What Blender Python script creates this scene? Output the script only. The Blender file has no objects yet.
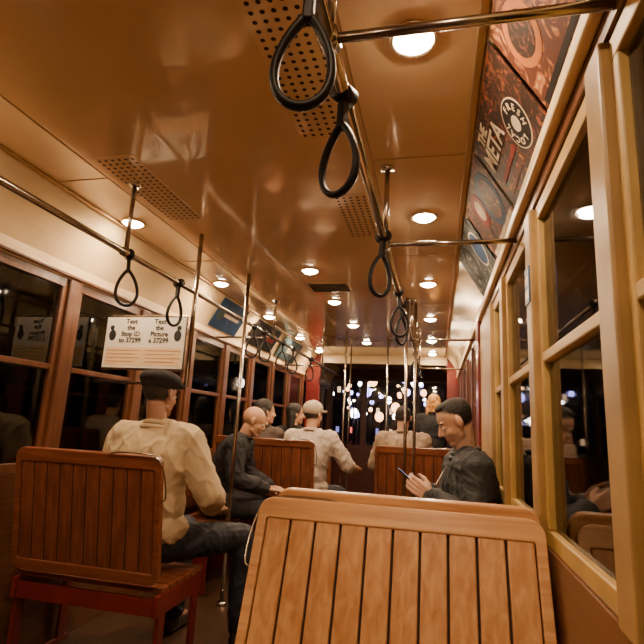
import bpy, bmesh, math, random
from mathutils import Vector, Matrix, noise, Quaternion
random.seed(7)
C = bpy.context.scene.collection
PI = math.pi
V = Vector

# ------------------------------------------------------------------ materials
def mat(name, col, rough=.5, metal=0, emit=None, es=0, bump=0, bscale=60, var=0, vscale=6, coat=0, spec=None):
    m = bpy.data.materials.new(name); m.use_nodes = True
    nt = m.node_tree; b = nt.nodes['Principled BSDF']
    b.inputs['Base Color'].default_value = (*col, 1)
    b.inputs['Roughness'].default_value = rough
    b.inputs['Metallic'].default_value = metal
    if coat: b.inputs['Coat Weight'].default_value = coat; b.inputs['Coat Roughness'].default_value = .05
    if spec is not None: b.inputs['Specular IOR Level'].default_value = spec
    if emit: b.inputs['Emission Color'].default_value = (*emit, 1); b.inputs['Emission Strength'].default_value = es
    tc = nt.nodes.new('ShaderNodeTexCoord')
    if var:
        n = nt.nodes.new('ShaderNodeTexNoise'); n.inputs['Scale'].default_value = vscale; n.inputs['Detail'].default_value = 5
        nt.links.new(tc.outputs['Object'], n.inputs['Vector'])
        r = nt.nodes.new('ShaderNodeValToRGB')
        r.color_ramp.elements[0].position = .3; r.color_ramp.elements[1].position = .7
        r.color_ramp.elements[0].color = (*[max(0, c*(1-var)) for c in col], 1)
        r.color_ramp.elements[1].color = (*[min(1, c*(1+var)) for c in col], 1)
        nt.links.new(n.outputs['Fac'], r.inputs['Fac']); nt.links.new(r.outputs['Color'], b.inputs['Base Color'])
    if bump:
        n2 = nt.nodes.new('ShaderNodeTexNoise'); n2.inputs['Scale'].default_value = bscale; n2.inputs['Detail'].default_value = 4
        nt.links.new(tc.outputs['Object'], n2.inputs['Vector'])
        bp = nt.nodes.new('ShaderNodeBump'); bp.inputs['Strength'].default_value = bump; bp.inputs['Distance'].default_value = .01
        nt.links.new(n2.outputs['Fac'], bp.inputs['Height']); nt.links.new(bp.outputs['Normal'], b.inputs['Normal'])
        if coat: nt.links.new(bp.outputs['Normal'], b.inputs['Coat Normal'])
    return m

def wood(name, c0, c1, axis=2, rough=.3, cell=0):
    m = bpy.data.materials.new(name); m.use_nodes = True
    nt = m.node_tree; b = nt.nodes['Principled BSDF']
    b.inputs['Roughness'].default_value = rough; b.inputs['Coat Weight'].default_value = .3; b.inputs['Coat Roughness'].default_value = .2
    tc = nt.nodes.new('ShaderNodeTexCoord'); mp = nt.nodes.new('ShaderNodeMapping')
    sc = [14, 14, 14]; sc[axis] = .9; mp.inputs['Scale'].default_value = sc
    nt.links.new(tc.outputs['Object'], mp.inputs['Vector'])
    n = nt.nodes.new('ShaderNodeTexNoise'); n.inputs['Scale'].default_value = 3.0; n.inputs['Detail'].default_value = 8; n.inputs['Distortion'].default_value = .6
    nt.links.new(mp.outputs['Vector'], n.inputs['Vector'])
    r = nt.nodes.new('ShaderNodeValToRGB'); r.color_ramp.elements[0].position = .32; r.color_ramp.elements[1].position = .68
    r.color_ramp.elements[0].color = (*c0, 1); r.color_ramp.elements[1].color = (*c1, 1)
    nt.links.new(n.outputs['Fac'], r.inputs['Fac']); nt.links.new(r.outputs['Color'], b.inputs['Base Color'])
    bp = nt.nodes.new('ShaderNodeBump'); bp.inputs['Strength'].default_value = .15; bp.inputs['Distance'].default_value = .004
    nt.links.new(n.outputs['Fac'], bp.inputs['Height']); nt.links.new(bp.outputs['Normal'], b.inputs['Normal'])
    return m

def glass_mat():
    m = bpy.data.materials.new('window_glass'); m.use_nodes = True
    nt = m.node_tree; nt.nodes.clear()
    o = nt.nodes.new('ShaderNodeOutputMaterial'); t = nt.nodes.new('ShaderNodeBsdfTransparent'); g = nt.nodes.new('ShaderNodeBsdfGlossy')
    g.inputs['Roughness'].default_value = .03; f = nt.nodes.new('ShaderNodeFresnel'); f.inputs['IOR'].default_value = 1.6
    t.inputs['Color'].default_value = (.88, .9, .93, 1)
    mx = nt.nodes.new('ShaderNodeMixShader')
    nt.links.new(f.outputs[0], mx.inputs[0]); nt.links.new(t.outputs[0], mx.inputs[1]); nt.links.new(g.outputs[0], mx.inputs[2]); nt.links.new(mx.outputs[0], o.inputs[0])
    return m

def skin_mat(name):
    m = mat(name, (.5, .3, .2), .5, bump=.08, bscale=200)
    nt = m.node_tree; a = nt.nodes.new('ShaderNodeAttribute'); a.attribute_name = 'col'
    nt.links.new(a.outputs['Color'], nt.nodes['Principled BSDF'].inputs['Base Color'])
    return m

M = {}
M['ceil'] = mat('ceiling_paint', (.74, .50, .27), .16, var=.10, vscale=1.3, bump=.03, bscale=1.8, coat=1)
M['cream'] = mat('cream_paint', (.85, .66, .36), .35, var=.06)
M['yellow'] = mat('yellow_cream_paint', (.46, .29, .085), .45, var=.18)
M['post'] = mat('dull_cream_paint', (.36, .22, .08), .45, var=.2)
M['cove'] = mat('cove_paint', (.78, .58, .32), .3, var=.08)
M['seam'] = mat('seam_metal', (.42, .26, .12), .35, .5)
M['steel'] = mat('brushed_steel', (.50, .45, .39), .22, 1, bump=.02)
M['rubber'] = mat('black_rubber', (.008, .006, .006), .5, spec=.25)
M['hole'] = mat('dark_hole', (.02, .01, .006), .8)
M['burg'] = mat('burgundy_paint', (.15, .015, .013), .3, var=.15, coat=.3)
M['dburg'] = mat('dark_burgundy_paint', (.07, .014, .010), .4, var=.15)
M['honey'] = wood('honey_wood', (.46, .20, .07), (.68, .37, .155), 2)
M['honeyx'] = wood('honey_wood_rail', (.50, .23, .085), (.72, .40, .17), 0)
M['redwood'] = wood('red_wood', (.12, .034, .016), (.23, .072, .032), 2)
M['redwoodx'] = wood('red_wood_rail', (.14, .040, .018), (.25, .080, .034), 0)
M['frame'] = wood('window_wood', (.085, .030, .014), (.15, .054, .022), 2)
M['panel'] = wood('wall_wood', (.08, .032, .015), (.14, .055, .024), 1)
M['floor'] = wood('floor_wood', (.035, .018, .010), (.07, .035, .016), 1, .35)
M['glass'] = glass_mat()
M['dark'] = mat('dark_gap', (.03, .012, .006), .8)
M['lamp'] = mat('lamp_lens', (1, .85, .6), .4, emit=(1, .74, .46), es=180)
M['brass'] = mat('lamp_ring', (.75, .6, .4), .25, .9)
M['paper'] = mat('paper', (.86, .80, .70), .6, var=.03)
M['paper2'] = mat('warm_paper', (.85, .62, .36), .6, var=.05)
M['ink'] = mat('ink', (.02, .02, .02), .6)
M['orange_ink'] = mat('orange_ink', (.62, .25, .10), .6)
M['skin'] = skin_mat('skin')
M['eye'] = mat('eye_white', (.7, .65, .6), .2); M['iris'] = mat('iris', (.02, .012, .008), .1)
M['black'] = mat('black_cloth', (.016, .015, .018), .85, bump=.3, bscale=180, var=.3)
M['navy'] = mat('navy_cloth', (.016, .019, .030), .8, bump=.3, bscale=180, var=.3)
M['beige'] = mat('beige_cloth', (.52, .40, .24), .85, bump=.15, bscale=260, var=.08)
M['greyshirt'] = mat('grey_cloth', (.48, .40, .33), .85, bump=.15, bscale=260, var=.10)
M['palecap'] = mat('pale_cap_cloth', (.46, .37, .27), .85, bump=.15, bscale=260, var=.05)
M['tan'] = mat('tan_cloth', (.32, .23, .16), .85, bump=.15, bscale=260, var=.12)
M['jacket'] = mat('charcoal_jacket', (.024, .026, .028), .7, bump=.3, bscale=120, var=.15)
M['brownj'] = mat('brown_jacket', (.06, .035, .024), .7, bump=.3, bscale=90, var=.3)
M['capfab'] = mat('black_wool', (.012, .010, .012), .9, bump=.5, bscale=220)
M['hairdark'] = mat('dark_hair', (.014, .009, .006), .6, bump=.8, bscale=160)
M['hairblond'] = mat('blond_hair', (.75, .34, .09), .5, bump=1, bscale=70, var=.5, vscale=40)
M['shoe'] = mat('shoe_leather', (.02, .014, .01), .4)
M['screen'] = mat('phone_screen', (.05, .06, .08), .1, emit=(.55, .7, 1), es=1.2)
M['cord'] = mat('white_cord', (.8, .8, .8), .5)
M['bluesign'] = mat('blue_sign_paint', (.04, .12, .30), .4)

# ------------------------------------------------------------------ geometry
class MB:
    def __init__(s): s.bm = bmesh.new()
    def box(s, x0, x1, y0, y1, z0, z1, mtx=None, bev=0, seg=2):
        r = bmesh.ops.create_cube(s.bm, size=1)
        vs = r['verts']
        m = Matrix.Translation(((x0+x1)/2, (y0+y1)/2, (z0+z1)/2)) @ Matrix.Diagonal((abs(x1-x0), abs(y1-y0), abs(z1-z0), 1))
        bmesh.ops.transform(s.bm, matrix=m, verts=vs)
        if bev:
            es = list({e for v in vs for e in v.link_edges})
            r2 = bmesh.ops.bevel(s.bm, geom=es, offset=bev, segments=seg, profile=.5, affect='EDGES')
            vs = list({v for f in r2['faces'] for v in f.verts} | {v for v in vs if v.is_valid})
        if mtx is not None: bmesh.ops.transform(s.bm, matrix=mtx, verts=vs)
        return s
    def ell(s, c, r, rot=None, sub=3):
        m = Matrix.Translation(c) @ (rot.to_4x4() if rot is not None else Matrix.Identity(4)) @ Matrix.Diagonal((r[0], r[1], r[2], 1))
        bmesh.ops.create_icosphere(s.bm, subdivisions=sub, radius=1, matrix=m); return s
    def cap(s, p, q, r0, r1, sub=2):
        p, q = V(p), V(q); d = q-p; L = d.length
        if L > 1e-6:
            rot = V((0, 0, 1)).rotation_difference(d).to_matrix().to_4x4()
            bmesh.ops.create_cone(s.bm, cap_ends=True, segments=16, radius1=r0, radius2=r1, depth=L, matrix=Matrix.Translation((p+q)/2) @ rot)
        s.ell(p, (r0,)*3, sub=sub); s.ell(q, (r1,)*3, sub=sub); return s
    def cyl(s, p, q, r0, r1=None, seg=20):
        p, q = V(p), V(q); d = q-p; r1 = r0 if r1 is None else r1
        rot = V((0, 0, 1)).rotation_difference(d).to_matrix().to_4x4()
        bmesh.ops.create_cone(s.bm, cap_ends=True, segments=seg, radius1=r0, radius2=r1, depth=d.length, matrix=Matrix.Translation((p+q)/2) @ rot); return s
    def tube(s, pts, r, closed=False, seg=10, flat=1, mtx=None):
        pts = [V(p) for p in pts]; n = len(pts); rings = []; up = None
        for i, p in enumerate(pts):
            a = pts[(i-1) % n] if (closed or i > 0) else p; b = pts[(i+1) % n] if (closed or i < n-1) else p
            t = (b-a).normalized()
            if up is None:
                up = V((0, 1, 0)) if abs(t.y) < .8 else V((0, 0, 1))
            u = (up - t*up.dot(t)).normalized(); w = t.cross(u); up = u
            rings.append([s.bm.verts.new(p + u*math.cos(2*PI*k/seg)*r*flat + w*math.sin(2*PI*k/seg)*r) for k in range(seg)])
        m = n if closed else n-1
        for i in range(m):
            A, B = rings[i], rings[(i+1) % n]
            for k in range(seg): s.bm.faces.new((A[k], A[(k+1) % seg], B[(k+1) % seg], B[k]))
        if not closed: s.bm.faces.new(rings[0][::-1]); s.bm.faces.new(rings[-1])
        if mtx is not None: bmesh.ops.transform(s.bm, matrix=mtx, verts=[v for R in rings for v in R])
        return s
    def prism(s, prof, y0, y1):
        a = [s.bm.verts.new((x, y0, z)) for x, z in prof]; b = [s.bm.verts.new((x, y1, z)) for x, z in prof]; n = len(prof)
        for i in range(n): s.bm.faces.new((a[i], a[(i+1) % n], b[(i+1) % n], b[i]))
        s.bm.faces.new(a[::-1]); s.bm.faces.new(b); return s
    def mesh(s, name):
        bmesh.ops.recalc_face_normals(s.bm, faces=s.bm.faces[:])
        me = bpy.data.meshes.new(name); s.bm.to_mesh(me); s.bm.free(); return me
    def build(s, name, m, parent=None, smooth=False, loc=None):
        me = s.mesh(name); me.materials.append(m)
        if smooth:
            for p in me.polygons: p.use_smooth = True
        return link(name, me, parent, loc)

def link(name, me, parent=None, loc=None):
    o = bpy.data.objects.new(name, me); C.objects.link(o)
    if parent: o.parent = parent
    if loc is not None: o.location = loc
    return o
def tag(o, label=None, cat=None, group=None, kind=None):
    if label: o['label'] = label
    if cat: o['category'] = cat
    if group: o['group'] = group
    if kind: o['kind'] = kind
    return o
def thing(name, label, cat, loc=(0, 0, 0), rz=0, group=None):
    o = bpy.data.objects.new(name, None); C.objects.link(o); o.location = loc; o.rotation_euler = (0, 0, rz)
    o.empty_display_size = .1
    return tag(o, label, cat, group)
def struct(name, mb, m, parent=None, smooth=False):
    o = mb.build(name, m, parent, smooth)
    if not parent: o['kind'] = 'structure'
    return o
def text(s, size, m, mtx, parent, name='lettering', ext=.0006, align='CENTER', bold=0):
    cu = bpy.data.curves.new('t', 'FONT'); cu.body = s; cu.size = size; cu.align_x = align; cu.align_y = 'CENTER'; cu.extrude = ext; cu.resolution_u = 3; cu.offset = bold
    t = bpy.data.objects.new('t', cu); C.objects.link(t); bpy.context.view_layer.update()
    dg = bpy.context.evaluated_depsgraph_get()
    me = bpy.data.meshes.new_from_object(t.evaluated_get(dg)); me.transform(mtx)
    me.materials.clear(); me.materials.append(m); bpy.data.objects.remove(t)
    return link(name, me, parent)
def fuse(mb, vox, smooth_it=4, wr=0, wf=9, zs=1, fold=False):
    me = mb.mesh('tmp'); o = bpy.data.objects.new('tmp', me); C.objects.link(o)
    r = o.modifiers.new('r', 'REMESH'); r.mode = 'VOXEL'; r.voxel_size = vox; r.use_smooth_shade = True
    sm = o.modifiers.new('s', 'SMOOTH'); sm.factor = .5; sm.iterations = smooth_it
    bpy.context.view_layer.update(); dg = bpy.context.evaluated_depsgraph_get()
    res = bpy.data.meshes.new_from_object(o.evaluated_get(dg)); bpy.data.objects.remove(o)
    if wr:
        nn = [v.normal.copy() for v in res.vertices]
        for v, n in zip(res.vertices, nn):
            p = V((v.co.x*wf, v.co.y*wf, v.co.z*wf*zs))
            if fold:    # soft billow plus fine creases
                w = V((noise.noise(p*.6), noise.noise(p*.6+V((9, 3, 1))), noise.noise(p*.5+V((4, 8, 2)))))*.9
                b1 = max(0, 1-abs(noise.noise(V((p.x*1.3+p.z*1.1, p.y*1.2, p.z*1.9-p.x*.9))+w))*3.2)**1.6
                b2 = max(0, 1-abs(noise.noise(V((p.x*2.6-p.z*1.6, p.y*2.2, p.z*3.1+p.x*1.2))+w))*3.4)**1.6
                d = wr*(.35*noise.noise(p*.8) + .42*b1 + .22*b2)
            else:
                w = V((noise.noise(p*.6), 0, noise.noise(p*.5)))*1.5
                a = 1-abs(noise.noise(p + w))*2
                d = wr*a*.6 + wr*.3*noise.noise(p*1.7)
            v.co += n*d
    for p in res.polygons: p.use_smooth = True
    return res

# ------------------------------------------------------------------ camera
CH = 1.2
f = 500.
a = V((115, -110, -500)).normalized()
r = math.radians(3); zc = V((math.sin(r), math.cos(r), 0)); zc.z = (115*zc.x - 110*zc.y)/500; zc.normalize()
xc = a.cross(zc)
R = Matrix((xc, a, zc))
cd = bpy.data.cameras.new('camera'); cam = bpy.data.objects.new('camera', cd); C.objects.link(cam)
cam.matrix_world = Matrix.Translation((0, 0, CH)) @ R.to_4x4()
cd.sensor_width = 36; cd.lens = f/644*36; cd.clip_start = .02; cd.clip_end = 400
bpy.context.scene.camera = cam

# ------------------------------------------------------------------ shell
XL, XR, Y0, Y1 = -2.0, .30, -1.3, 9.5
ZC = 2.30; CX = -.85
struct('floor', MB().box(XL-.06, XR+.06, Y0, Y1, -.06, 0), M['floor'])
struct('ceiling', MB().box(-1.83, .13, Y0, Y1, ZC, ZC+.04), M['ceil'])
def side_wall(x, sgn, name):
    m = MB(); t = .06*sgn
    xa, xb = sorted((x, x+t))
    m.box(xa, xb, Y0, Y1, 0, .9)
    return struct(name, m, M['panel'])
side_wall(XL, -1, 'wall_left'); side_wall(XR, 1, 'wall_right')
struct('trim_90', MB().box(XL-.06, XL, Y0, Y1, 1.93, 2.01), M['cove']); struct('trim_91', MB().box(XR, XR+.06, Y0, Y1, 1.93, 2.01), M['frame'])
def cove(x_wall, x_ceil, name):
    pts = []; n = 8
    for i in range(n+1):
        t = i/n; bul = math.sin(t*PI)*.018*(1 if x_wall > 0 else -1)
        pts.append((x_wall+(x_ceil-x_wall)*t+bul, 2.01+(ZC-2.01)*t+.008*math.sin(t*PI)))
    s = 1 if x_wall > 0 else -1
    prof = pts+[(x+.03*s, z+.02) for x, z in reversed(pts)]
    struct(name, MB().prism(prof, Y0, Y1), M['cove'], smooth=False)
cove(XR, .13, 'trim_1'); cove(XL, -1.83, 'trim_2')
struct('trim_3', MB().box(XR-.028, XR, Y0, Y1, 1.975, 2.022, bev=.006), M['cream'])
struct('trim_4', MB().box(XL, XL+.02, Y0, Y1, 1.935, 1.955, bev=.006), M['frame'])
struct('trim_5', MB().box(.105, .13, Y0, Y1, ZC-.012, ZC, bev=.004), M['seam'])
struct('trim_6', MB().box(-1.83, -1.805, Y0, Y1, ZC-.012, ZC, bev=.004), M['seam'])
k = 7
for x in (-.27, -1.53):
    struct('trim_%d' % k, MB().box(x-.003, x+.003, Y0, Y1, ZC-.003, ZC), M['seam']); k += 1
for y in (.65, 1.9, 3.1, 4.4, 5.6, 6.8, 8.0):
    struct('trim_%d' % k, MB().box(-.27, .105, y-.003, y+.003, ZC-.0035, ZC), M['seam']); k += 1
    struct('trim_%d' % k, MB().box(-1.805, -1.53, y-.003, y+.003, ZC-.0035, ZC), M['seam']); k += 1
wn = 1
def windows(x, sgn, ys, fm):
    global wn, k
    for i in range(len(ys)-1):
        a0, a1 = ys[i]+.045, ys[i+1]-.045
        m = MB(); fa, fb = sorted((x+.008*sgn, x+.045*sgn))
        for (p, q, z0, z1) in ((a0, a1, .9, .945), (a0, a1, 1.88, 1.93), (a0, a0+.035, .945, 1.88), (a1-.035, a1, .945, 1.88), (a0+.035, a1-.035, 1.42, 1.45)):
            m.box(fa, fb, p, q, z0, z1, bev=.004)
        w = m.build('window_%d' % wn, fm[0]); w['kind'] = 'structure'
        gx = x+.028*sgn
        MB().box(gx-.002, gx+.002, a0+.035, a1-.035, .945, 1.88).build('pane', M['glass'], w)
        wn += 1
    for i, y in enumerate(ys):
        xi = x-.012*sgn; p, q = sorted((xi, x+.06*sgn))
        struct('trim_%d' % k, MB().box(p, q, y-.045, y+.045, .9, 1.93, bev=.006), fm[1]); k += 1
windows(XL, -1, [Y0+.05+.72*i for i in range(16)]+[Y1-.05], (M['frame'], M['frame']))
windows(XR, 1, [Y0+.03+.7367*i for i in range(6)]+[2.94], (M['yellow'], M['post']))
struct('trim_%d' % k, MB().box(XR-.012, XR+.06, 2.99, 3.55, .9, 1.93), M['post']); k += 1
struct('trim_%d' % k, MB().box(XR-.03, XR+.06, 3.55, 3.75, .0, 1.975, bev=.01), M['burg']); k += 1
windows(XR, 1, [3.8+.72*i for i in range(8)]+[Y1-.05], (M['frame'], M['dburg']))
m = MB()
m.box(XL-.06, XR+.06, Y1, Y1+.06, 0, .85); m.box(XL-.06, XR+.06, Y1, Y1+.06, 2.12, ZC+.04)
fw = struct('wall_front', m, M['dburg'])
fx = [XL-.06, -1.35, -.38, XR+.06]
for i in range(4):
    x = fx[i]; struct('trim_%d' % k, MB().box(x-.0 if i == 0 else x-.03, x+.08 if i == 0 else (x+.03 if i < 3 else x), Y1-.01, Y1+.06, .85, 2.12, bev=.008), M['dburg']); k += 1
for i in range(3):
    m = MB(); a0, a1 = fx[i]+(.08 if i == 0 else .03), fx[i+1]-.03
    for (p, q, z0, z1) in ((a0, a1, .85, .89), (a0, a1, 2.08, 2.12), (a0, a0+.025, .89, 2.08), (a1-.025, a1, .89, 2.08), (a0, a1, 1.72, 1.745)): m.box(p, q, Y1+.01, Y1+.04, z0, z1)
    w = m.build('window_%d' % wn, M['dburg']); w['kind'] = 'structure'; wn += 1
    MB().box(a0+.025, a1-.025, Y1+.024, Y1+.028, .89, 2.08).build('pane', M['glass'], w)
struct('wall_back', MB().box(XL-.06, XR+.06, Y0-.06, Y0, 0, ZC+.04), M['panel'])
struct('trim_%d' % k, MB().box(XL, XL+.22, 7.6, 7.66, 0, ZC, bev=.008), M['burg']); k += 1
struct('trim_%d' % k, MB().box(XR-.16, XR, 7.6, 7.66, 0, ZC, bev=.008), M['burg']); k += 1
struct('trim_%d' % k, MB().box(XL+.22, XR-.16, 7.6, 7.66, 2.17, ZC, bev=.008), M['cream']); k += 1

# ------------------------------------------------------------------ ceiling lamps
LCOL = (1, .68, .42)
def lampc(x, y, label, grp, power=8.2):
    t = thing('ceiling_lamp', label, 'ceiling lamp', (x, y, ZC), 0, grp)
    m = MB(); pts = [(math.cos(q*PI/16)*.062, math.sin(q*PI/16)*.062, -.006) for q in range(32)]
    m.tube(pts, .008, closed=True); m.build('ring', M['brass'], t, True)
    m = MB(); m.ell((0, 0, -.004), (.055, .055, .026)); m.build('lens', M['lamp'], t, True)
    l = bpy.data.lights.new('bulb', 'AREA'); l.shape = 'DISK'; l.size = .09; l.energy = power; l.color = LCOL
    lo = bpy.data.objects.new('bulb_light', l); C.objects.link(lo); lo.location = (x, y, ZC-.032)
for i, y in enumerate((0.0, 1.25, 2.49, 3.73, 4.97, 6.21, 7.3)):
    w = ('behind the camera', 'above the front bench, the largest in view', 'just ahead of the cross rod by the posters', 'above the man with the phone', 'above the tan shirt passenger', 'near the platform bulkhead', 'nearest the bulkhead')[i]
    lampc(-.07, y, 'round lamp of the right ceiling row, '+w, 'right row of ceiling lamps')
for i, y in enumerate((-.05, 1.15, 2.4, 3.64, 4.87, 6.1, 7.2)):
    w = ('behind the camera', 'nearest the viewer', 'above the paper notice', 'above the left side bench', 'above the second bench back', 'above the far dark haired riders', 'nearest the bulkhead')[i]
    lampc(-1.72, y, 'round lamp of the left ceiling row, '+w, 'left row of ceiling lamps')
for i, y in enumerate((3.35, 4.26, 5.3, 6.4)):
    w = ('the nearest and brightest', 'the second', 'the third', 'the fourth')[i]
    lampc(-.90, y, 'round lamp of the middle ceiling row over the aisle, '+w, 'middle row of ceiling lamps')

# ------------------------------------------------------------------ perforated panels
def perf(x, y0, y1, w, label):
    t = thing('vent_grille', label, 'vent', (x, (y0+y1)/2, ZC), 0, 'perforated ceiling vents')
    L = y1-y0
    MB().box(-w/2, w/2, -L/2, L/2, -.004, 0, bev=.0015).build('plate', M['ceil'], t)
    m = MB(); nx = int(w/.033); ny = int(L/.033)
    for i in range(nx):
        for j in range(ny):
            cx = (i-(nx-1)/2)*.033; cy = (j-(ny-1)/2)*.033
            bmesh.ops.create_circle(m.bm, cap_ends=True, segments=10, radius=.0078, matrix=Matrix.Translation((cx, cy, -.0046)))
    m.build('holes', M['hole'], t)
perf(-.42, 1.0, 1.70, .22, 'perforated vent in ceiling beside the two nearest strap handles')
perf(-.40, 2.2, 2.75, .2, 'perforated vent in ceiling ahead of the second strap handle')
perf(-1.38, 1.72, 2.4, .2, 'perforated vent on left of ceiling above the man in the flat cap')
t = thing('ceiling_hatch', 'dark louvred hatch in middle of ceiling ahead of the lamps', 'vent', (-.85, 3.8, ZC))
hf = MB().box(-.17, .17, -.13, .13, -.008, 0, bev=.003).build('frame', M['seam'], t)
m = MB()
for j in range(7): m.box(-.15, .15, -.11+j*.033, -.095+j*.033, -.011, -.008)
m.build('louvres', M['hole'], hf)

# ------------------------------------------------------------------ rails
RX, LX, RZ = -.212, -1.43, 1.95
def rail(x, label):
    t = thing('grab_rail', label, 'handrail', (x, Y0, RZ), 0)
    MB().cyl((0, .01, 0), (0, 7.3-Y0, 0), .0145).build('tube', M['steel'], t, True)
    for y in (.83, 1.97, 4.2, 6.2):
        hg = MB().cyl((0, y-Y0, .01), (0, y-Y0, ZC-RZ-.001), .011).build('hanger', M['steel'], t, True)
        MB().cyl((0, y-Y0-.022, 0), (0, y-Y0+.022, 0), .022).build('joint', M['steel'], hg, True)
        MB().cyl((0, y-Y0, ZC-RZ-.012), (0, y-Y0, ZC-RZ-.001), .03).build('flange', M['steel'], hg, True)
        s = 1 if x > -1 else -1; xe = (XR if s > 0 else XL)-x
        if s < 0 and y == 1.97: continue
        MB().cyl((0, y-Y0, 0), (xe, y-Y0, 0), .0105).build('cross_rod', M['steel'], t, True)
    return t
rail(RX, 'long steel overhead grab rail on right side carrying the big black strap loops')
rail(LX, 'long steel overhead grab rail on left side above the man in the flat cap')
def pole(x, y, label, bottom=.001, rad=.0135):
    t = thing('vertical_pole', label, 'pole', (x, y, bottom))
    MB().cyl((0, 0, 0), (0, 0, ZC-bottom), rad).build('tube', M['steel'], t, True)
    if bottom < .01: MB().cyl((0, 0, 0), (0, 0, .02), .035).build('floor_flange', M['steel'], t, True)
    else: MB().cyl((0, 0, .012), (XL-x, 0, .012), .011).build('wall_arm', M['steel'], t, True)
pole(-1.395, 2.62, 'steel vertical pole at right edge of the paper notice', 1.38)
pole(-1.395, 3.42, 'steel vertical pole beside the bald man in dark jacket')
pole(-.25, 4.16, 'steel vertical pole behind the hands holding the phone')
pole(-.185, 4.34, 'steel vertical pole just behind another pole, nearer the right window')
pole(-1.02, 5.6, 'distant steel pole beyond the rider in the pale cap', rad=.011)
pole(-.62, 6.4, 'distant steel pole left of the tan shirt passenger', rad=.011)
pole(-1.25, 7.3, 'farthest steel pole beside the red bulkhead', rad=.011)

def strap(x, y, rz, sw, label, grp, sc=1):
    t = thing('strap_handle', label, 'strap handle', (x, y, RZ), 0, grp)
    t.rotation_euler = (sw[1], sw[0], rz)
    MB().cyl((0, -.024, 0), (0, .024, 0), .024).build('clamp', M['rubber'], t, True)
    MB().box(-.009, .009, -.012, .012, -.088*sc, -.015, bev=.003).build('strap', M['rubber'], t)
    pts = []; n = 40; w = .052*sc; h = .1*sc
    for i in range(n):
        q = 2*PI*i/n; s_ = math.sin(q/2)
        pts.append((w*math.sin(q)*s_**.75*1.12, 0, -.075*sc - 2*h*(s_**2)*.86))
    MB().tube(pts, .0078, closed=True, flat=1.35).build('loop', M['rubber'], t, True)
G1 = 'strap handles on right rail'; G2 = 'strap handles on left rail'
for y, rz, sw, lb in ((.69, .15, (.03, 0), 'largest black strap loop, nearest the camera at top of view'),
                      (1.00, -.45, (.03, 0), 'second largest black strap loop, hanging tilted from right rail'),
                      (1.88, .75, (.06, 0), 'third black strap loop on right rail, by the cross rod'),
                      (2.72, .3, (-.05, 0), 'fourth black strap loop on right rail, narrow'),
                      (3.0, .9, (.0, 0), 'fifth black strap loop on right rail, over the phone user'),
                      (5.0, .3, (.04, 0), 'small far strap loop on right rail past the twin poles')):
    strap(RX, y, rz, sw, lb, G1)
for y, rz, sw, lb in ((2.0, .6, (-.05, 0), 'black strap loop on left rail, leftmost, above the flat cap'),
                      (2.48, 1.2, (.05, 0), 'black strap loop seen edge on beside the pole by the notice'),
                      (3.72, .3, (.05, 0), 'left rail strap loop just past the second pole'),
                      (3.95, .7, (-.1, 0), 'left rail strap loop over the bald man'),
                      (4.5, .2, (.05, 0), 'left rail strap loop over the second bench back'),
                      (4.85, .4, (.0, 0), 'left rail strap loop over the pale cap rider'),
                      (5.6, .6, (.05, 0), 'left rail strap loop beside the far pole'),
                      (6.3, .2, (.05, 0), 'farthest left rail strap loop by the red bulkhead')):
    strap(LX, y, rz, sw, lb, G2)

# ------------------------------------------------------------------ notice
t = thing('notice_board', 'white paper notice in metal holder between left wall and pole', 'notice', (-1.695, 2.62, 1.63))
MB().box(-.272, .272, .0, .012, -.165, .165, bev=.003).build('holder', M['steel'], t)
sheet = MB().box(-.262, .262, -.003, 0, -.152, .152).build('sheet', M['paper'], t)
MB().box(-.25, .25, -.0036, -.003, -.14, -.03).build('lower_panel', M['paper2'], sheet)
def TX(x, z, y=-.004): return Matrix.Translation((x, y, z)) @ Matrix.Rotation(PI/2, 4, 'X')
for cx, sg, words in ((-.13, -1, ('Text', 'the', 'Stop ID', 'to 37299')), (.13, 1, ('Text', 'the', 'Picture', 'a 37299'))):
    for j, s_ in enumerate(words): text(s_, .040, M['ink'], TX(cx-sg*.035, .126-.038*j), sheet, bold=.001)
    m = MB(); ex = cx+sg*.086; m.ell((ex, -.004, .042), (.024, .001, .034)); m.ell((ex+.006*sg, -.004, .088), (.015, .001, .015)); m.build('emblem', M['ink'], sheet, True)
    m = MB()
    for j in range(4): m.box(cx-.11, cx+.11-.03*(j % 2), -.0045, -.003, -.05-j*.022, -.046-j*.022)
    m.build('small_print', M['orange_ink'], sheet)
MB().box(.272, .29, .002, .01, .05, .07).build('bracket', M['steel'], t)
t = thing('post_sign', 'small blue and white sign on cream post at right edge', 'sign', (XR-.0125, 1.677, 1.68))
fo = MB().box(-.004, 0, -.035, .035, -.06, .06).build('plate', M['bluesign'], t)
MB().box(-.0048, -.004, -.028, .028, .005, .03).build('white_band', M['paper'], fo); MB().box(-.0048, -.004, -.028, .028, -.045, -.015).build('white_band', M['paper'], fo)

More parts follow.
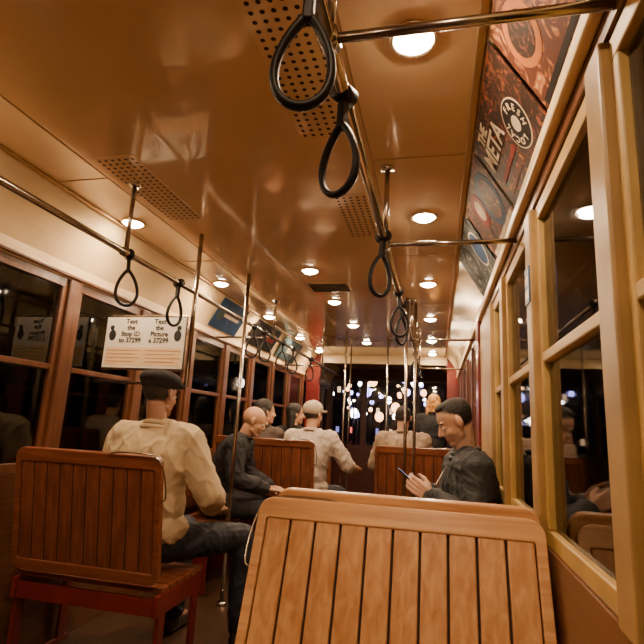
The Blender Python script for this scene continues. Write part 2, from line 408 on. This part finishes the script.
# ------------------------------------------------------------------ advertising cards in the coves
def card(side, yc, L, base, label, deco):
    if side > 0:
        u = V((0, -1, 0)); v = V((-.17, 0, .29)).normalized(); c = V(((XR+.13)/2, yc, (2.01+ZC)/2))
    else:
        u = V((0, 1, 0)); v = V((.17, 0, .29)).normalized(); c = V(((XL-1.83)/2, yc, (2.01+ZC)/2))
    n = u.cross(v).normalized(); c = c+n*.004
    root = thing('advertising_card', label, 'advert', c, 0, 'advertising cards above the windows')
    Q = Matrix((u, v, n)).transposed().to_4x4()
    t = MB().box(-L/2, L/2, -.145, .145, 0, .004, mtx=Q).build('card', base, root)
    for d in deco:
        if d[0] == 'disc':
            _, x, y, rr, mm, h = d; m = MB()
            m.cyl((x, y, .004), (x, y, .0045+h*.0006), rr, seg=32); bmesh.ops.transform(m.bm, matrix=Q, verts=m.bm.verts[:]); m.build('roundel', mm, t)
        elif d[0] == 'box':
            _, x, y, w, hh, mm, h = d; MB().box(x-w/2, x+w/2, y-hh/2, y+hh/2, .004, .0045+h*.0006, mtx=Q).build('colour_block', mm, t)
        elif d[0] == 'ringtext':
            _, s_, x, y, rr, sz, mm = d
            for i, ch in enumerate(s_):
                q = PI/2-2*PI*i/len(s_)
                if ch == ' ': continue
                text(ch, sz, mm, Q @ Matrix.Translation((x+math.cos(q)*rr, y+math.sin(q)*rr, .0075)) @ Matrix.Rotation(q-PI/2, 4, 'Z'), t, bold=.0006)
        else:
            _, s, x, y, sz, mm, ang = d
            text(s, sz, mm, Q @ Matrix.Translation((x, y, .0078)) @ Matrix.Rotation(ang, 4, 'Z'), t, bold=.0015)
AD = lambda n_, c_: mat(n_, c_, .7, spec=.12, var=.25, vscale=14)
def mottled(name, c0, c1, c2, scale=16):      # printed artwork: blotches of three inks
    m = bpy.data.materials.new(name); m.use_nodes = True; nt = m.node_tree; b = nt.nodes['Principled BSDF']
    b.inputs['Roughness'].default_value = .65; b.inputs['Specular IOR Level'].default_value = .15
    tc = nt.nodes.new('ShaderNodeTexCoord'); n = nt.nodes.new('ShaderNodeTexNoise'); n.inputs['Scale'].default_value = scale; n.inputs['Detail'].default_value = 3; n.inputs['Distortion'].default_value = 1.6
    nt.links.new(tc.outputs['Object'], n.inputs['Vector'])
    r = nt.nodes.new('ShaderNodeValToRGB'); r.color_ramp.interpolation = 'EASE'
    e = r.color_ramp.elements; e[0].position = .46; e[0].color = (*c0, 1); e[1].position = .56; e[1].color = (*c1, 1)
    e2 = r.color_ramp.elements.new(.64); e2.color = (*c2, 1)
    nt.links.new(n.outputs['Fac'], r.inputs['Fac']); nt.links.new(r.outputs['Color'], b.inputs['Base Color']); return m
cK = AD('ad_black', (.02, .014, .014)); cO = AD('ad_orange', (.46, .15, .03)); cW = AD('ad_cream', (.66, .54, .38))
cR = AD('ad_red', (.22, .025, .018)); cB = AD('ad_blue', (.025, .06, .14)); cT = AD('ad_teal', (.05, .08, .09))
mA = mottled('ad_print_orange', (.10, .03, .015), (.38, .12, .03), (.60, .34, .12)); mB_ = mottled('ad_print_brown', (.030, .015, .010), (.10, .035, .02), (.26, .07, .03), 22)
mC = mottled('ad_print_maroon', (.035, .012, .010), (.14, .03, .02), (.32, .18, .10), 20); mD = mottled('ad_print_teal', (.02, .025, .03), (.07, .09, .10), (.32, .24, .16), 18)
card(1, .98, .54, mA, 'advertising card with orange roundel at top right nearest the viewer', [('disc', -.15, .02, .085, cO, 1), ('disc', -.15, .02, .06, mB_, 2), ('disc', .12, 0, .1, cK, 1), ('disc', .12, 0, .08, mA, 2), ('box', 0, -.125, .5, .02, cK, 1)])
card(1, 1.55, .56, mB_, 'dark brown advertising card with round lettered badge and bold letters', [('disc', .12, -.04, .082, cW, 1), ('disc', .12, -.04, .077, cK, 2), ('disc', .12, -.04, .026, cW, 3), ('ringtext', 'FRESH LOCAL ', .12, -.04, .054, .032, cW), ('text', 'THE', -.13, .10, .06, cW, 0), ('text', 'META', -.11, .03, .105, cW, 0), ('box', -.1, -.055, .24, .02, cR, 2), ('box', -.1, -.1, .24, .03, mA, 1)])
card(1, 2.14, .56, mC, 'dark red advertising card with overlapping discs beside cross rod', [('disc', .13, 0, .12, cB, 1), ('disc', .13, 0, .09, mC, 2), ('disc', -.06, .04, .08, cR, 2), ('disc', -.06, .04, .05, cW, 3), ('disc', -.18, -.02, .1, mB_, 1), ('box', 0, -.125, .5, .02, cW, 1)])
card(1, 2.80, .68, mD, 'dark teal advertising card with dark discs above the phone user', [('disc', .2, 0, .1, cW, 1), ('disc', .2, 0, .09, cB, 2), ('disc', -.1, .02, .11, cK, 1), ('disc', -.1, .02, .07, mD, 2)])
card(-1, 4.3, .6, cB, 'dark blue advertising card over the left side bench windows', [('box', 0, .0, .4, .03, cW, 1), ('disc', -.2, 0, .07, cT, 2)])
card(-1, 5.3, .8, cK, 'black advertising card over windows ahead of the blue one', [('box', .1, .0, .4, .06, cR, 1)])
card(-1, 6.3, .8, cT, 'farthest teal advertising card over the left windows', [('box', .1, .0, .4, .08, cW, 1)])

# ------------------------------------------------------------------ seats
def rrect(x0, x1, z0, z1, rad, n=6):
    out = []
    for (cx, cz, a0) in ((x1-rad, z1-rad, 0), (x0+rad, z1-rad, PI/2), (x0+rad, z0+rad, PI), (x1-rad, z0+rad, 1.5*PI)):
        for i in range(n+1):
            q = a0+PI/2*i/n; out.append((cx+math.cos(q)*rad, cz+math.sin(q)*rad))
    return out
def bench(label, x0, x1, y, rz, top, ang, wz, wx, ns=9, handle=True, grp='slatted wooden benches', seat_d=.42):
    w = x1-x0; t = thing('slatted_bench', label, 'bench', ((x0+x1)/2, y, 0), rz, grp)
    B = Matrix.Translation((0, 0, .47)) @ Matrix.Rotation(ang, 4, 'X'); L = (top-.47)/math.cos(ang)
    m = MB(); o = rrect(-w/2, w/2, 0, L, .045); i_ = rrect(-w/2+.028, w/2-.028, .05, L-.062, .008)
    n = len(o); vs = []
    for yy in (-.017, .017): vs.append(([m.bm.verts.new((x, yy, z)) for x, z in o], [m.bm.verts.new((x, yy, z)) for x, z in i_]))
    for q in range(n):
        p = (q+1) % n
        for (O, I) in vs: m.bm.faces.new((O[q], O[p], I[p], I[q]))
        m.bm.faces.new((vs[0][0][q], vs[1][0][q], vs[1][0][p], vs[0][0][p])); m.bm.faces.new((vs[0][1][q], vs[1][1][q], vs[1][1][p], vs[0][1][p]))
    bmesh.ops.transform(m.bm, matrix=B, verts=m.bm.verts[:])
    fo = m.build('backrest_frame', wx, t); bv = fo.modifiers.new('b', 'BEVEL'); bv.width = .005; bv.segments = 3; bv.limit_method = 'ANGLE'
    m = MB(); iw = w-.056; p = iw/ns
    for q in range(ns): m.box(-iw/2+q*p+.0035, -iw/2+(q+1)*p-.0035, -.010, .013, .045, L-.058, bev=.004, mtx=B)
    m.build('backrest_slats', wz, t)
    MB().box(-iw/2, iw/2, -.006, .002, .045, L-.058, mtx=B).build('gap_shade_sheet', M['dark'], fo)  # added dark sheet, its colour stands for the shade in the slat gaps
    m = MB(); nd = 6; p = seat_d/nd
    for q in range(nd): m.box(-w/2, w/2, .03+q*p+.003, .03+(q+1)*p-.003, .425, .45, bev=.004)
    m.build('seat_slats', wx, t)
    for s in (-1, 1):
        m = MB(); m.box(s*w/2-.018 if s > 0 else -w/2, w/2 if s > 0 else -w/2+.018, .0, seat_d+.03, .33, .424, bev=.006)
        m.box(s*(w/2-.009)-.009, s*(w/2-.009)+.009, .03, .09, .0, .34, bev=.005); m.box(s*(w/2-.009)-.009, s*(w/2-.009)+.009, seat_d-.06, seat_d, 0, .34, bev=.005)
        m.box(s*(w/2-.009)-.012, s*(w/2-.009)+.012, 0, seat_d+.03, 0, .03, bev=.005)
        m.build('side_frame', M['burg'], t)
    m = MB(); m.box(-w/2+.02, w/2-.02, .02, .045, .33, .4); m.box(-w/2+.02, w/2-.02, seat_d-.04, seat_d-.015, .33, .4); m.build('cross_bar', M['burg'], t)
    if handle:
        hs = handle
        pts = [(hs*(w/2-.26), -.025, L-.004), (hs*(w/2-.2), -.028, L+.012), (hs*(w/2-.06), -.03, L+.012), (hs*(w/2-.012), -.028, L-.004), (hs*(w/2+.014), -.02, L-.05), (hs*(w/2+.024), -.01, L-.13), (hs*(w/2+.018), 0, L-.19), (hs*(w/2-.004), 0, L-.2)]
        sp = []
        for i in range(len(pts)-1):
            for q in range(4):
                u = q/4; P = [V(pts[max(0, min(len(pts)-1, i+d))]) for d in (-1, 0, 1, 2)]
                sp.append(.5*((2*P[1])+(-P[0]+P[2])*u+(2*P[0]-5*P[1]+4*P[2]-P[3])*u*u+(-P[0]+3*P[1]-3*P[2]+P[3])*u**3))
        sp.append(V(pts[-1])); MB().tube(sp, .0035, mtx=B).build('grab_handle', M['steel'], fo, True)
    return t
bench('large honey wood slatted bench filling lower right foreground', -.53, .288, 1.38, PI, .975, math.radians(20), M['honey'], M['honeyx'], 10, 1)
bench('honey wood bench whose top rail shows just behind the foreground bench', -.50, .288, 1.66, 0, 1.0, math.radians(4), M['honey'], M['honeyx'], 9, False)
bench('reddish wood bench the man in the flat cap sits on', -1.97, -1.20, 2.20, 0, 1.03, math.radians(9), M['redwood'], M['redwoodx'], 10, 1)
bench('reddish wood bench back between the bald man and the pale cap rider', -1.97, -1.03, 4.40, 0, 1.07, math.radians(8), M['redwood'], M['redwoodx'], 10, 1)
bench('reddish wood bench under the tan shirt passenger beyond the poles', -.56, .25, 4.86, 0, 1.05, math.radians(8), M['redwood'], M['redwoodx'], 9, 1)
bench('far reddish wood bench under a black jacketed rider', -1.97, -1.1, 5.45, 0, 1.03, math.radians(8), M['redwood'], M['redwoodx'], 9, 1)
def side_bench(label, x_wall, sgn, y0, y1):
    t = thing('side_bench', label, 'bench', (x_wall, (y0+y1)/2, 0)); L = (y1-y0)/2
    m = MB(); nd = 6
    for q in range(nd):
        a0, a1 = sorted((sgn*(.04+q*.068), sgn*(.04+q*.068+.062))); m.box(a0, a1, -L, L, .425, .45, bev=.004)
    m.build('seat_slats', M['redwood'], t)
    a0, a1 = sorted((sgn*.012, sgn*.032)); m = MB()
    for q in range(5): m.box(a0, a1, -L, L, .5+q*.08, .573+q*.08, bev=.004)
    m.build('backrest_slats', M['redwood'], t)
    a0, a1 = sorted((sgn*.1, sgn*.4))
    for s in (-1, 1): MB().box(a0, a1, s*(L-.05)-.012, s*(L-.05)+.012, 0, .424, bev=.005).build('support', M['burg'], t)
side_bench('wooden side bench along left wall under the bald man', XL+.015, 1, 3.5, 4.25)
side_bench('wooden side bench along right wall under the phone user', XR-.015, -1, 2.32, 3.4)

# ------------------------------------------------------------------ people
def rotZ2(d):
    return V((0, 0, 1)).rotation_difference(V(d).normalized()).to_matrix()
def hand(mb, wr, d, pn, side, curl, s=1):
    y = V(d).normalized(); z = -V(pn); z = (z-y*z.dot(y)).normalized(); x = y.cross(z)
    Q = Matrix.Translation(wr) @ Matrix((x, y, z)).transposed().to_4x4()
    th = -side
    T = lambda p: Q @ V(p)
    xs = (.031, .0105, -.0105, -.030); ln = (.92, 1.0, .95, .76)
    for xx, l in zip(xs, ln):
        xx *= th
        mb.cap(T((xx*.55, .008, 0)), T((xx, .082, 0)), .015*s, .0115*s)
        p = V((xx, .084, 0)); ang = curl*.5
        for seg, (sl, rr) in enumerate(((.042, .0092), (.026, .0082), (.021, .0072))):
            q = p+V((0, math.cos(ang), -math.sin(ang)))*sl*l; mb.cap(T(p), T(q), rr*s, rr*.92*s); p = q; ang += curl
    mb.cap(T((th*.012, .012, -.004)), T((th*.042, .042, -.014)), .016*s, .0125*s)
    mb.cap(T((th*.042, .042, -.014)), T((th*.054, .072, -.024)), .0115*s, .0098*s)
    mb.cap(T((th*.054, .072, -.024)), T((th*.052, .096, -.034)), .0095*s, .008*s)

SEAT = dict(pel=(0, .01, .565), waist=(0, 0, .74), chest=(0, -.005, .93), neck=(0, .02, 1.09), head=(0, .05, 1.245), pitch=0, yaw=0,
            sh=.185, shz=1.035, el=((-.27, .08, .80), (.27, .08, .80)), wr=((-.16, .30, .69), (.16, .30, .69)),
            hd=((.25, 1, -.1), (-.25, 1, -.1)), pn=((0, 0, -1), (0, 0, -1)), curl=.35,
            kn=((-.14, .46, .53), (.14, .46, .53)), an=((-.14, .43, .10), (.14, .43, .10)))
def person(label, loc, rz, skin, top, trou, hair=None, pose={}, cap=None, vox=.009, sleeve=1.0, grp=None, sc=1, beard=None, eyes=True, bulk=1, longhair=False, wr=.012, short=False, cord=False, loose=.006, wf=8, untuck=True):
    P = dict(SEAT); P.update(pose)
    t = thing('person', label, 'person', loc, rz, grp); t.scale = (sc,)*3
    pel, wa, ch, ne, he = [V(P[q]) for q in ('pel', 'waist', 'chest', 'neck', 'head')]
    H = Matrix.Translation(he) @ Matrix.Rotation(P['yaw'], 4, 'Z') @ Matrix.Rotation(-P['pitch'], 4, 'X')
    HR = H.to_3x3(); h = lambda x, y, z: H @ V((x, y, z))
    sx = P['sh']; tan = (ne-ch).normalized(); shc = ch+tan*(P['shz']-.93)
    S = [shc+V((-sx, 0, 0)), shc+V((sx, 0, 0))]
    EL = [V(q) for q in P['el']]; WR = [V(q) for q in P['wr']]; KN = [V(q) for q in P['kn']]; AN = [V(q) for q in P['an']]
    HI = [pel+V((-.09, 0, -.01)), pel+V((.09, 0, -.01))]
    def torso(mb, e, z0=True):
        b = bulk
        mb.ell(ch, (.155*b+e, .10*b+e, .16+e), rotZ2(ne-wa)); mb.ell((ch+wa)/2, (.145*b+e, .10*b+e, .14+e), rotZ2(ch-wa))
        mb.ell(wa, (.145*b+e, .105*b+e, .13+e), rotZ2(ch-pel))
        mb.cap(S[0], S[1], .058+e, .058+e)
        for q in S: mb.cap(ne-tan*.015, q, .045+min(e, .014), .05+e)
        for q in S: mb.cap((ch+wa)/2+V((q.x*.35, 0, 0)), q*.85+ch*.15-tan*.02, .09+e, .065+e)
    def legs(mb, e, cut=0):
        mb.ell(pel, (.165+e, .115+e, .105+e)); mb.ell((pel+wa)/2, (.145*bulk+e, .105+e, .11+e))
        for i in (0, 1):
            mb.cap(HI[i], KN[i], .078+e, .054+e); q = AN[i]+(KN[i]-AN[i])*cut; mb.cap(KN[i], q, .052+e, .036+e*1.4)
    mb = MB(); torso(mb, -.006); legs(mb, -.004)
    for i in (0, 1):
        mb.cap(S[i], EL[i], .046, .037); mb.cap(EL[i], WR[i], .036, .026)
        hand(mb, WR[i], P['hd'][i], P['pn'][i], (-1, 1)[i], P['curl'])
        mb.cap(AN[i], AN[i]+V((0, .13, -.055)), .034, .024); mb.cap(AN[i], AN[i]+V((0, -.03, -.05)), .034, .03)
    mb.cap(ne-tan*.04, h(0, -.022, -.05), .055, .049)
    mb.ell(h(0, -.012, .03), (.072, .094, .084), HR); mb.ell(h(0, .022, -.03), (.057, .064, .080), HR)
    mb.ell(h(0, .052, -.090), (.028, .030, .023), HR); mb.cap(h(-.043, .01, -.066), h(-.012, .056, -.094), .017, .017); mb.cap(h(.043, .01, -.066), h(.012, .056, -.094), .017, .017)
    mb.cap(h(0, .080, .012), h(0, .102, -.028), .007, .0105); mb.cap(h(-.011, .088, -.034), h(.011, .088, -.034), .0075, .0075)
    mb.cap(h(-.034, .070, .022), h(.034, .070, .022), .010, .010)
    for s in (-1, 1):
        mb.ell(h(s*.038, .052, -.03), (.018, .022, .021), HR)
        mb.ell(h(s*.075, -.006, -.002), (.009, .018, .030), HR @ Matrix.Rotation(s*.35, 3, 'Z'))
        mb.ell(h(s*.030, .068, -.002), (.015, .013, .010), HR)
    mb.cap(h(-.017, .079, -.058), h(.017, .079, -.058), .006, .006); mb.cap(h(-.014, .078, -.067), h(.014, .078, -.067), .0068, .0068)
    me = fuse(mb, vox*.66, 2)
    ca = me.color_attributes.new('col', 'FLOAT_COLOR', 'POINT'); Hi = H.inverted()
    for v, c in zip(me.vertices, ca.data):
        q = Hi @ v.co; k_ = V(skin)*(1+.15*noise.noise(v.co*14))
        if abs(q.x) < .024 and -.075 < q.z < -.052 and q.y > .066: k_ = V((skin[0]*.8, skin[1]*.5, skin[2]*.5))
        if beard and q.z < -.045 and q.y > -.02 and q.z > -.13 and not (abs(q.x) < .024 and -.078 < q.z < -.055): k_ = V(beard)*.5+V(skin)*.5
        if hair and not longhair and q.y < .070:
            lim = .035+.75*max(0, q.y-.01) if q.y > -.012 else -.045
            if abs(q.x) < .080 and q.z > lim and not (abs(q.x) > .072 and q.z < .026):
                w_ = min(1, (q.z-lim)/.02); k_ = k_*(1-w_)+V((.03, .02, .015))*w_
        c.color = (*k_, 1)
    me.materials.append(M['skin']); bodyo = link('body', me, t)
    e = .014+loose
    mb = MB(); torso(mb, e)
    if untuck: mb.ell((pel*.7+wa*.3), (.17*bulk+loose, .13*bulk+loose, .10))
    for i in (0, 1):
        mb.cap(S[i], EL[i], .064+loose, .052+loose)
        if sleeve > .05: mb.cap(EL[i], EL[i]+(WR[i]-EL[i])*sleeve, .052+loose, .040+loose*.8)
    me = fuse(mb, vox, 3, wr, wf, .6, fold=True); me.materials.append(top); shirt = link('jacket' if top in (M['jacket'], M['brownj'], M['black'], M['navy']) else 'shirt', me, t)
    cpts = [ne+tan*.004+V((math.cos(q*PI/8)*.066, math.sin(q*PI/8)*.064-.006, .012-.016*math.sin(q*PI/8))) for q in range(16)]
    MB().tube(cpts, .013, closed=True).build('collar', top, shirt, True)
    if loose > .012:
        c2 = [ne-tan*.012+V((math.cos(q*PI/8)*.086, math.sin(q*PI/8)*.084-.008, .006-.016*math.sin(q*PI/8))) for q in range(16)]
        MB().tube(c2, .012, closed=True).build('collar_fold', top, shirt, True)
    mb = MB(); legs(mb, .014, .02); me = fuse(mb, vox, 3, .014, 9, .6, fold=True); me.materials.append(trou); link('trousers', me, t)
    for i in (0, 1):
        mb = MB(); A = AN[i]; zf = A.z-.06
        mb.cap((A.x, A.y-.03, zf), (A.x, A.y+.09, zf-.003), .042, .038); mb.cap((A.x, A.y+.09, zf-.003), (A.x, A.y+.155, zf-.006), .040, .031); mb.cap(A+V((0, -.005, 0)), (A.x, A.y, zf), .044, .046)
        me = fuse(mb, .008, 3); me.materials.append(M['shoe']); link('shoe', me, t)
    if hair:
        mb = MB()
        if short or cap:
            mb.ell(h(0, -.024, .046), (.0735, .0865, .0735), HR)
            if not cap: mb.ell(h(0, .020, .092), (.044, .046, .024), HR)
            mb.ell(h(0, -.050, .010), (.056, .048, .050), HR)
        else:
            mb.ell(h(0, -.024, .042), (.080, .096, .086), HR); mb.ell(h(0, -.062, -.01), (.062, .044, .066), HR)
            for s in (-1, 1): mb.ell(h(s*.064, -.004, .03), (.018, .03, .042), HR)
        if longhair:
            for s in (-1, 0, 1): mb.cap(h(s*.055, -.05, 0), h(s*.07, -.055, -.16), .045, .03)
        me = fuse(mb, .005, 2, .002, 34, .4); me.materials.append(hair); link('hair', me, t)
        if eyes:
            for s in (-1, 1): MB().tube([h(s*.015, .080, .022), h(s*.030, .080, .026), h(s*.046, .070, .022)], .003).build('eyebrow', hair, t, True)
    if eyes:
        for s in (-1, 1):
            eo = MB().ell(h(s*.030, .0725, -.004), (.0108,)*3, HR).build('eye', M['eye'], t, True)
            MB().ell(h(s*.030, .0805, -.008), (.0045, .0038, .0045), HR).build('iris', M['iris'], eo, True)
    if cord:
        MB().tube([h(.082, .012, -.012), h(.082, .02, -.06), h(.074, .015, -.12), ne+V((.10, .06, -.04)), ch+V((.12, .15, 0)), WR[1]+V((0, 0, .05))], .0024).build('earphone_cord', M['cord'], t, True)
    if cap == 'flat':
        mb = MB(); mb.ell(h(0, -.010, .075), (.098, .118, .052), HR @ Matrix.Rotation(-.08, 3, 'X')); mb.ell(h(0, -.015, .052), (.086, .103, .04), HR)
        mb.ell(h(0, .085, .055), (.07, .06, .014), HR)
        me = fuse(mb, .007, 3, .006, 16, .5); me.materials.append(M['capfab']); co = link('flat_cap', me, t)
        MB().ell(h(0, -.01, .128), (.009, .009, .005), HR).build('button', M['capfab'], co, True)
    if cap == 'peak':
        cm = M['palecap']; mb = MB(); mb.ell(h(0, -.012, .056), (.088, .108, .080), HR); mb.ell(h(0, .115, .035), (.062, .062, .010), HR)
        me = fuse(mb, .007, 3, .002, 16, .5); me.materials.append(cm); co = link('peaked_cap', me, t)
        MB().ell(h(0, -.012, .137), (.008, .008, .005), HR).build('button', cm, co, True)
    return t, h

SK1 = (.50, .27, .16); SK2 = (.30, .15, .085); SK3 = (.64, .38, .25)
person('seated man in beige shirt and black flat cap seen from behind', (-1.46, 2.47, .0), -.08, SK2, M['beige'], M['navy'], M['hairdark'],
       dict(yaw=-.15, pitch=.05, el=((-.30, .02, .80), (.30, .05, .79)), wr=((-.17, .27, .68), (.22, .30, .68)), head=(-.02, .03, 1.26), kn=((-.06, .46, .53), (.32, .42, .53)), an=((-.06, .43, .10), (.36, .40, .10))),
       cap='flat', vox=.0068, sleeve=.6, sc=1.05, bulk=1.1, wr=.024, loose=.014, wf=6)
pt, h = person('seated man in charcoal jacket looking down at a phone, in profile', (.155, 2.74, 0), math.radians(100), SK3, M['jacket'], M['black'], M['hairdark'],
       dict(pel=(0, .0, .565), waist=(0, -.01, .74), chest=(0, -.01, .93), neck=(0, .015, 1.095), head=(0, .065, 1.255), pitch=.5, yaw=.0,
            el=((-.25, .03, .80), (.25, .05, .78)), wr=((-.085, .20, .89), (.085, .20, .89)), hd=((.3, .7, .4), (-.3, .7, .4)), pn=((1, -.3, .1), (-1, -.3, .1)), curl=.55),
       vox=.0075, sleeve=.95, beard=(.22, .13, .09), short=True, wr=.022, cord=True, loose=.013)
ph = thing('phone', 'small dark phone held up in the seated man\'s hands', 'phone', (-.145, 2.69, .965), math.radians(100))
X = Matrix.Rotation(math.radians(-50), 4, 'X')
pc = MB().box(-.036, .036, -.004, .004, -.065, .065, bev=.0035, mtx=X).build('case', M['rubber'], ph)
MB().box(-.032, .032, -.0052, -.0042, -.058, .058, mtx=X).build('screen', M['screen'], pc)
person('bald man in dark jacket on left side bench leaning forward over his hands', (-1.76, 3.93, 0), math.radians(-80), SK1, M['black'], M['black'], None,
       dict(waist=(0, .05, .73), chest=(0, .13, .91), neck=(0, .22, 1.05), head=(0, .29, 1.185), pitch=.35, yaw=.1, el=((-.25, .22, .76), (.25, .22, .76)), wr=((-.09, .44, .68), (.09, .44, .68)), curl=.5, hd=((.4, 1, -.1), (-.4, 1, -.1))),
       vox=.009, sleeve=.95, sc=1.02, wr=.022, loose=.010)
person('rider in pale grey shirt and peaked cap seen from behind', (-1.17, 4.72, 0), -.15, SK1, M['greyshirt'], M['navy'], M['hairdark'],
       dict(yaw=-.3, el=((-.27, .04, .80), (.34, .10, .82)), wr=((-.16, .30, .69), (.36, .32, .78)), head=(0, .05, 1.25)), cap='peak', vox=.009, sleeve=.02, sc=1.04, eyes=False, wr=.022, loose=.010)
person('dark haired person in brown jacket seated beside the pale cap rider, nearer the window', (-1.68, 4.80, 0), .0, SK1, M['brownj'], M['black'], M['hairdark'], dict(yaw=-.9, sh=.14, el=((-.19, .08, .80), (.19, .08, .80)), kn=((-.08, .46, .53), (.08, .46, .53)), an=((-.08, .43, .10), (.08, .43, .10))), vox=.012, sleeve=.9, sc=1.05, longhair=True, eyes=False, untuck=False)
person('passenger in tan shirt with dark hair seen from behind past the poles', (-.34, 5.22, 0), 0, SK1, M['tan'], M['navy'], M['hairdark'], dict(pitch=.1), vox=.011, sleeve=.3, sc=1.06, eyes=False, short=True, wr=.022, loose=.010)
person('dark haired rider in black jacket turned toward the aisle', (-1.66, 5.80, 0), -.3, SK1, M['black'], M['black'], M['hairdark'], dict(yaw=-.8), vox=.012, longhair=True, sc=1.06)
STAND = dict(pel=(0, 0, .93), waist=(0, 0, 1.10), chest=(0, 0, 1.29), neck=(0, .0, 1.45), head=(0, .03, 1.60), el=((-.25, -.02, 1.13), (.25, -.02, 1.13)), wr=((-.25, .05, .88), (.25, .05, .88)),
             hd=((0, .2, -1), (0, .2, -1)), pn=((1, 0, 0), (-1, 0, 0)), kn=((-.10, .02, .50), (.10, .02, .50)), an=((-.11, 0, .10), (.11, 0, .10)), shz=1.035)
person('standing person with bright blond hair and dark clothes near the front', (-.04, 6.6, 0), -.4, SK3, M['black'], M['black'], M['hairblond'], STAND, vox=.012, longhair=True, eyes=False, sc=.97)

# ------------------------------------------------------------------ outside
GZ = -.85
road = MB().box(-60, 60, -20, 120, GZ-.1, GZ).build('ground', mat('asphalt', (.05, .045, .05), .45, bump=.2, bscale=8, var=.3)); road['kind'] = 'structure'
globe = mat('globe_white', (1, 1, 1), .4, emit=(1, .84, .74), es=40); globev = mat('globe_violet', (1, .9, 1), .4, emit=(.42, .38, 1), es=14); globew = mat('globe_warm', (1, .9, 1), .4, emit=(1, .42, .14), es=11); ironm = mat('cast_iron', (.03, .03, .03), .5, .5)
def px(u_, v_, Y):
    d = R @ V((u_-322, 322-v_, -500)); return V((0, 0, CH))+d*(Y/d.y)
rn = random.Random(5)
placed = []
def try_lamp(u_, v_, Y, kd, gr):
    p = px(u_, v_, Y)
    if p.z-GZ < 1.2: return
    for (x, y, g) in placed:
        if math.hypot(p.x-x, p.y-y) < g+gr+.12: return
    placed.append((p.x, p.y, gr))
    t = thing('street_lamp', 'glowing globe street lamp outside in the night street', 'street lamp', (p.x, p.y, GZ), 0, 'street lamps outside')
    hh = p.z-GZ; MB().cyl((0, 0, 0), (0, 0, hh-gr*.8), .045, .03).build('post', ironm, t, True)
    MB().ell((0, 0, hh), (gr, gr, gr*1.15)).build('globe', (globe, globev, globew)[kd], t, True)
    MB().cyl((0, 0, 0), (0, 0, .4), .14, .08).build('base', ironm, t, True)
for q in [(203, 368, 14, 0, .16), (227, 380, 18, 1, .2), (250, 372, 20, 0, .2), (285, 384, 26, 1, .3), (301, 378, 26, 0, .25), (196, 384, 15, 1, .16), (500, 392, 14, 0, .12), (494, 380, 22, 1, .2)]: try_lamp(*q)
for i in range(46):
    u_ = 342+rn.random()*86; v_ = 374+rn.random()*42+(u_-344)*.05; Y = rn.uniform(17, 24) + i*1.05
    try_lamp(u_, v_, Y, rn.choice((0, 0, 1, 1, 2, 2)), Y*.0065*rn.choice((.35, .45, .6, .9, 1.3)))
for i in range(34):
    u_ = rn.uniform(118, 334); v_ = rn.uniform(352, 402)+(u_-225)*.06
    ratio = abs((u_-322)*.974-112.5)/480; Y = rn.uniform(9/ratio*.6, 13/ratio)
    try_lamp(u_, v_, Y, rn.choice((0, 0, 1, 1, 2)), Y*.0065*rn.choice((.35, .5, .7, 1.0)))
lit = mat('lit_window', (.9, .6, .3), .5, emit=(1, .6, .3), es=3); litv = mat('lit_window_violet', (.6, .6, .9), .5, emit=(.4, .38, 1), es=1.2); litr = mat('lit_sign_red', (.9, .1, .1), .5, emit=(1, .12, .08), es=3)
wallb = mat('night_brick', (.06, .035, .03), .8, var=.3, bump=.3, bscale=20)
def building(label, x, y, w, d, hgt, side, cols=5, rows=3):
    t = thing('building', label, 'building', (x, y, GZ)); MB().box(-w/2, w/2, -d/2, d/2, 0, hgt).build('facade', wallb, t)
    MB().box(-w/2-.2, w/2+.2, -d/2-.2, d/2+.2, hgt, hgt+.3).build('cornice', wallb, t)
    for c in range(cols):
        for rr in range(rows):
            if random.random() < .25 and rr: continue
            yy = -d/2+d*(c+.5)/cols; zz = 1.2+rr*3.2
            mm = random.choice((lit, lit, litv, litr)) if rr == 0 else random.choice((lit, wallb, M['dark'], litv))
            if side: MB().box(side*w/2-.05, side*w/2+.06, yy-.35, yy+.35, zz, zz+1.5).build('shop_window' if rr == 0 else 'window', mm, t)
            else: MB().box(-w/2+w*(c+.5)/cols-.25, -w/2+w*(c+.5)/cols+.25, -d/2-.06, -d/2+.05, zz, zz+.9).build('window', mm, t)
    return t
building('brick building across street with lit shop windows, nearest left', -18, 14, 6, 16, 11, 1, 9)
building('brick building farther up the left side of the street', -18.5, 34, 6, 20, 13, 1, 10)
building('dark building closing the street straight ahead', -6, 85, 30, 8, 14, 0, 14)
building('brick building on the right side of the street', 14, 26, 6, 24, 10, -1, 6)
def carb(label, x, y):
    t = thing('car', label, 'car', (x, y, GZ)); pm = mat('car_paint', (.08, .08, .09), .2, .3)
    m = MB(); m.box(-.85, .85, -2.1, 2.1, .3, .85, bev=.15, seg=3); m.box(-.7, .7, -1.0, 1.3, .85, 1.4, bev=.2, seg=3); m.build('car_body', pm, t, True)
    for s in (-1, 1):
        MB().ell((s*.6, -2.08, .62), (.16, .06, .1)).build('headlight', globe, t, True)
        for yy in (-1.3, 1.3): MB().cyl((s*.72, yy, .32), (s*.9, yy, .32), .32).build('wheel', M['rubber'], t, True)
carb('dark car with lit headlights approaching ahead of the streetcar', -1.2, 60)
carb('dark car with lit headlights parked on right side of the street', 8.5, 21)

w = bpy.data.worlds.new('night'); bpy.context.scene.world = w; w.use_nodes = True
w.node_tree.nodes['Background'].inputs[0].default_value = (.012, .010, .020, 1); w.node_tree.nodes['Background'].inputs[1].default_value = .6
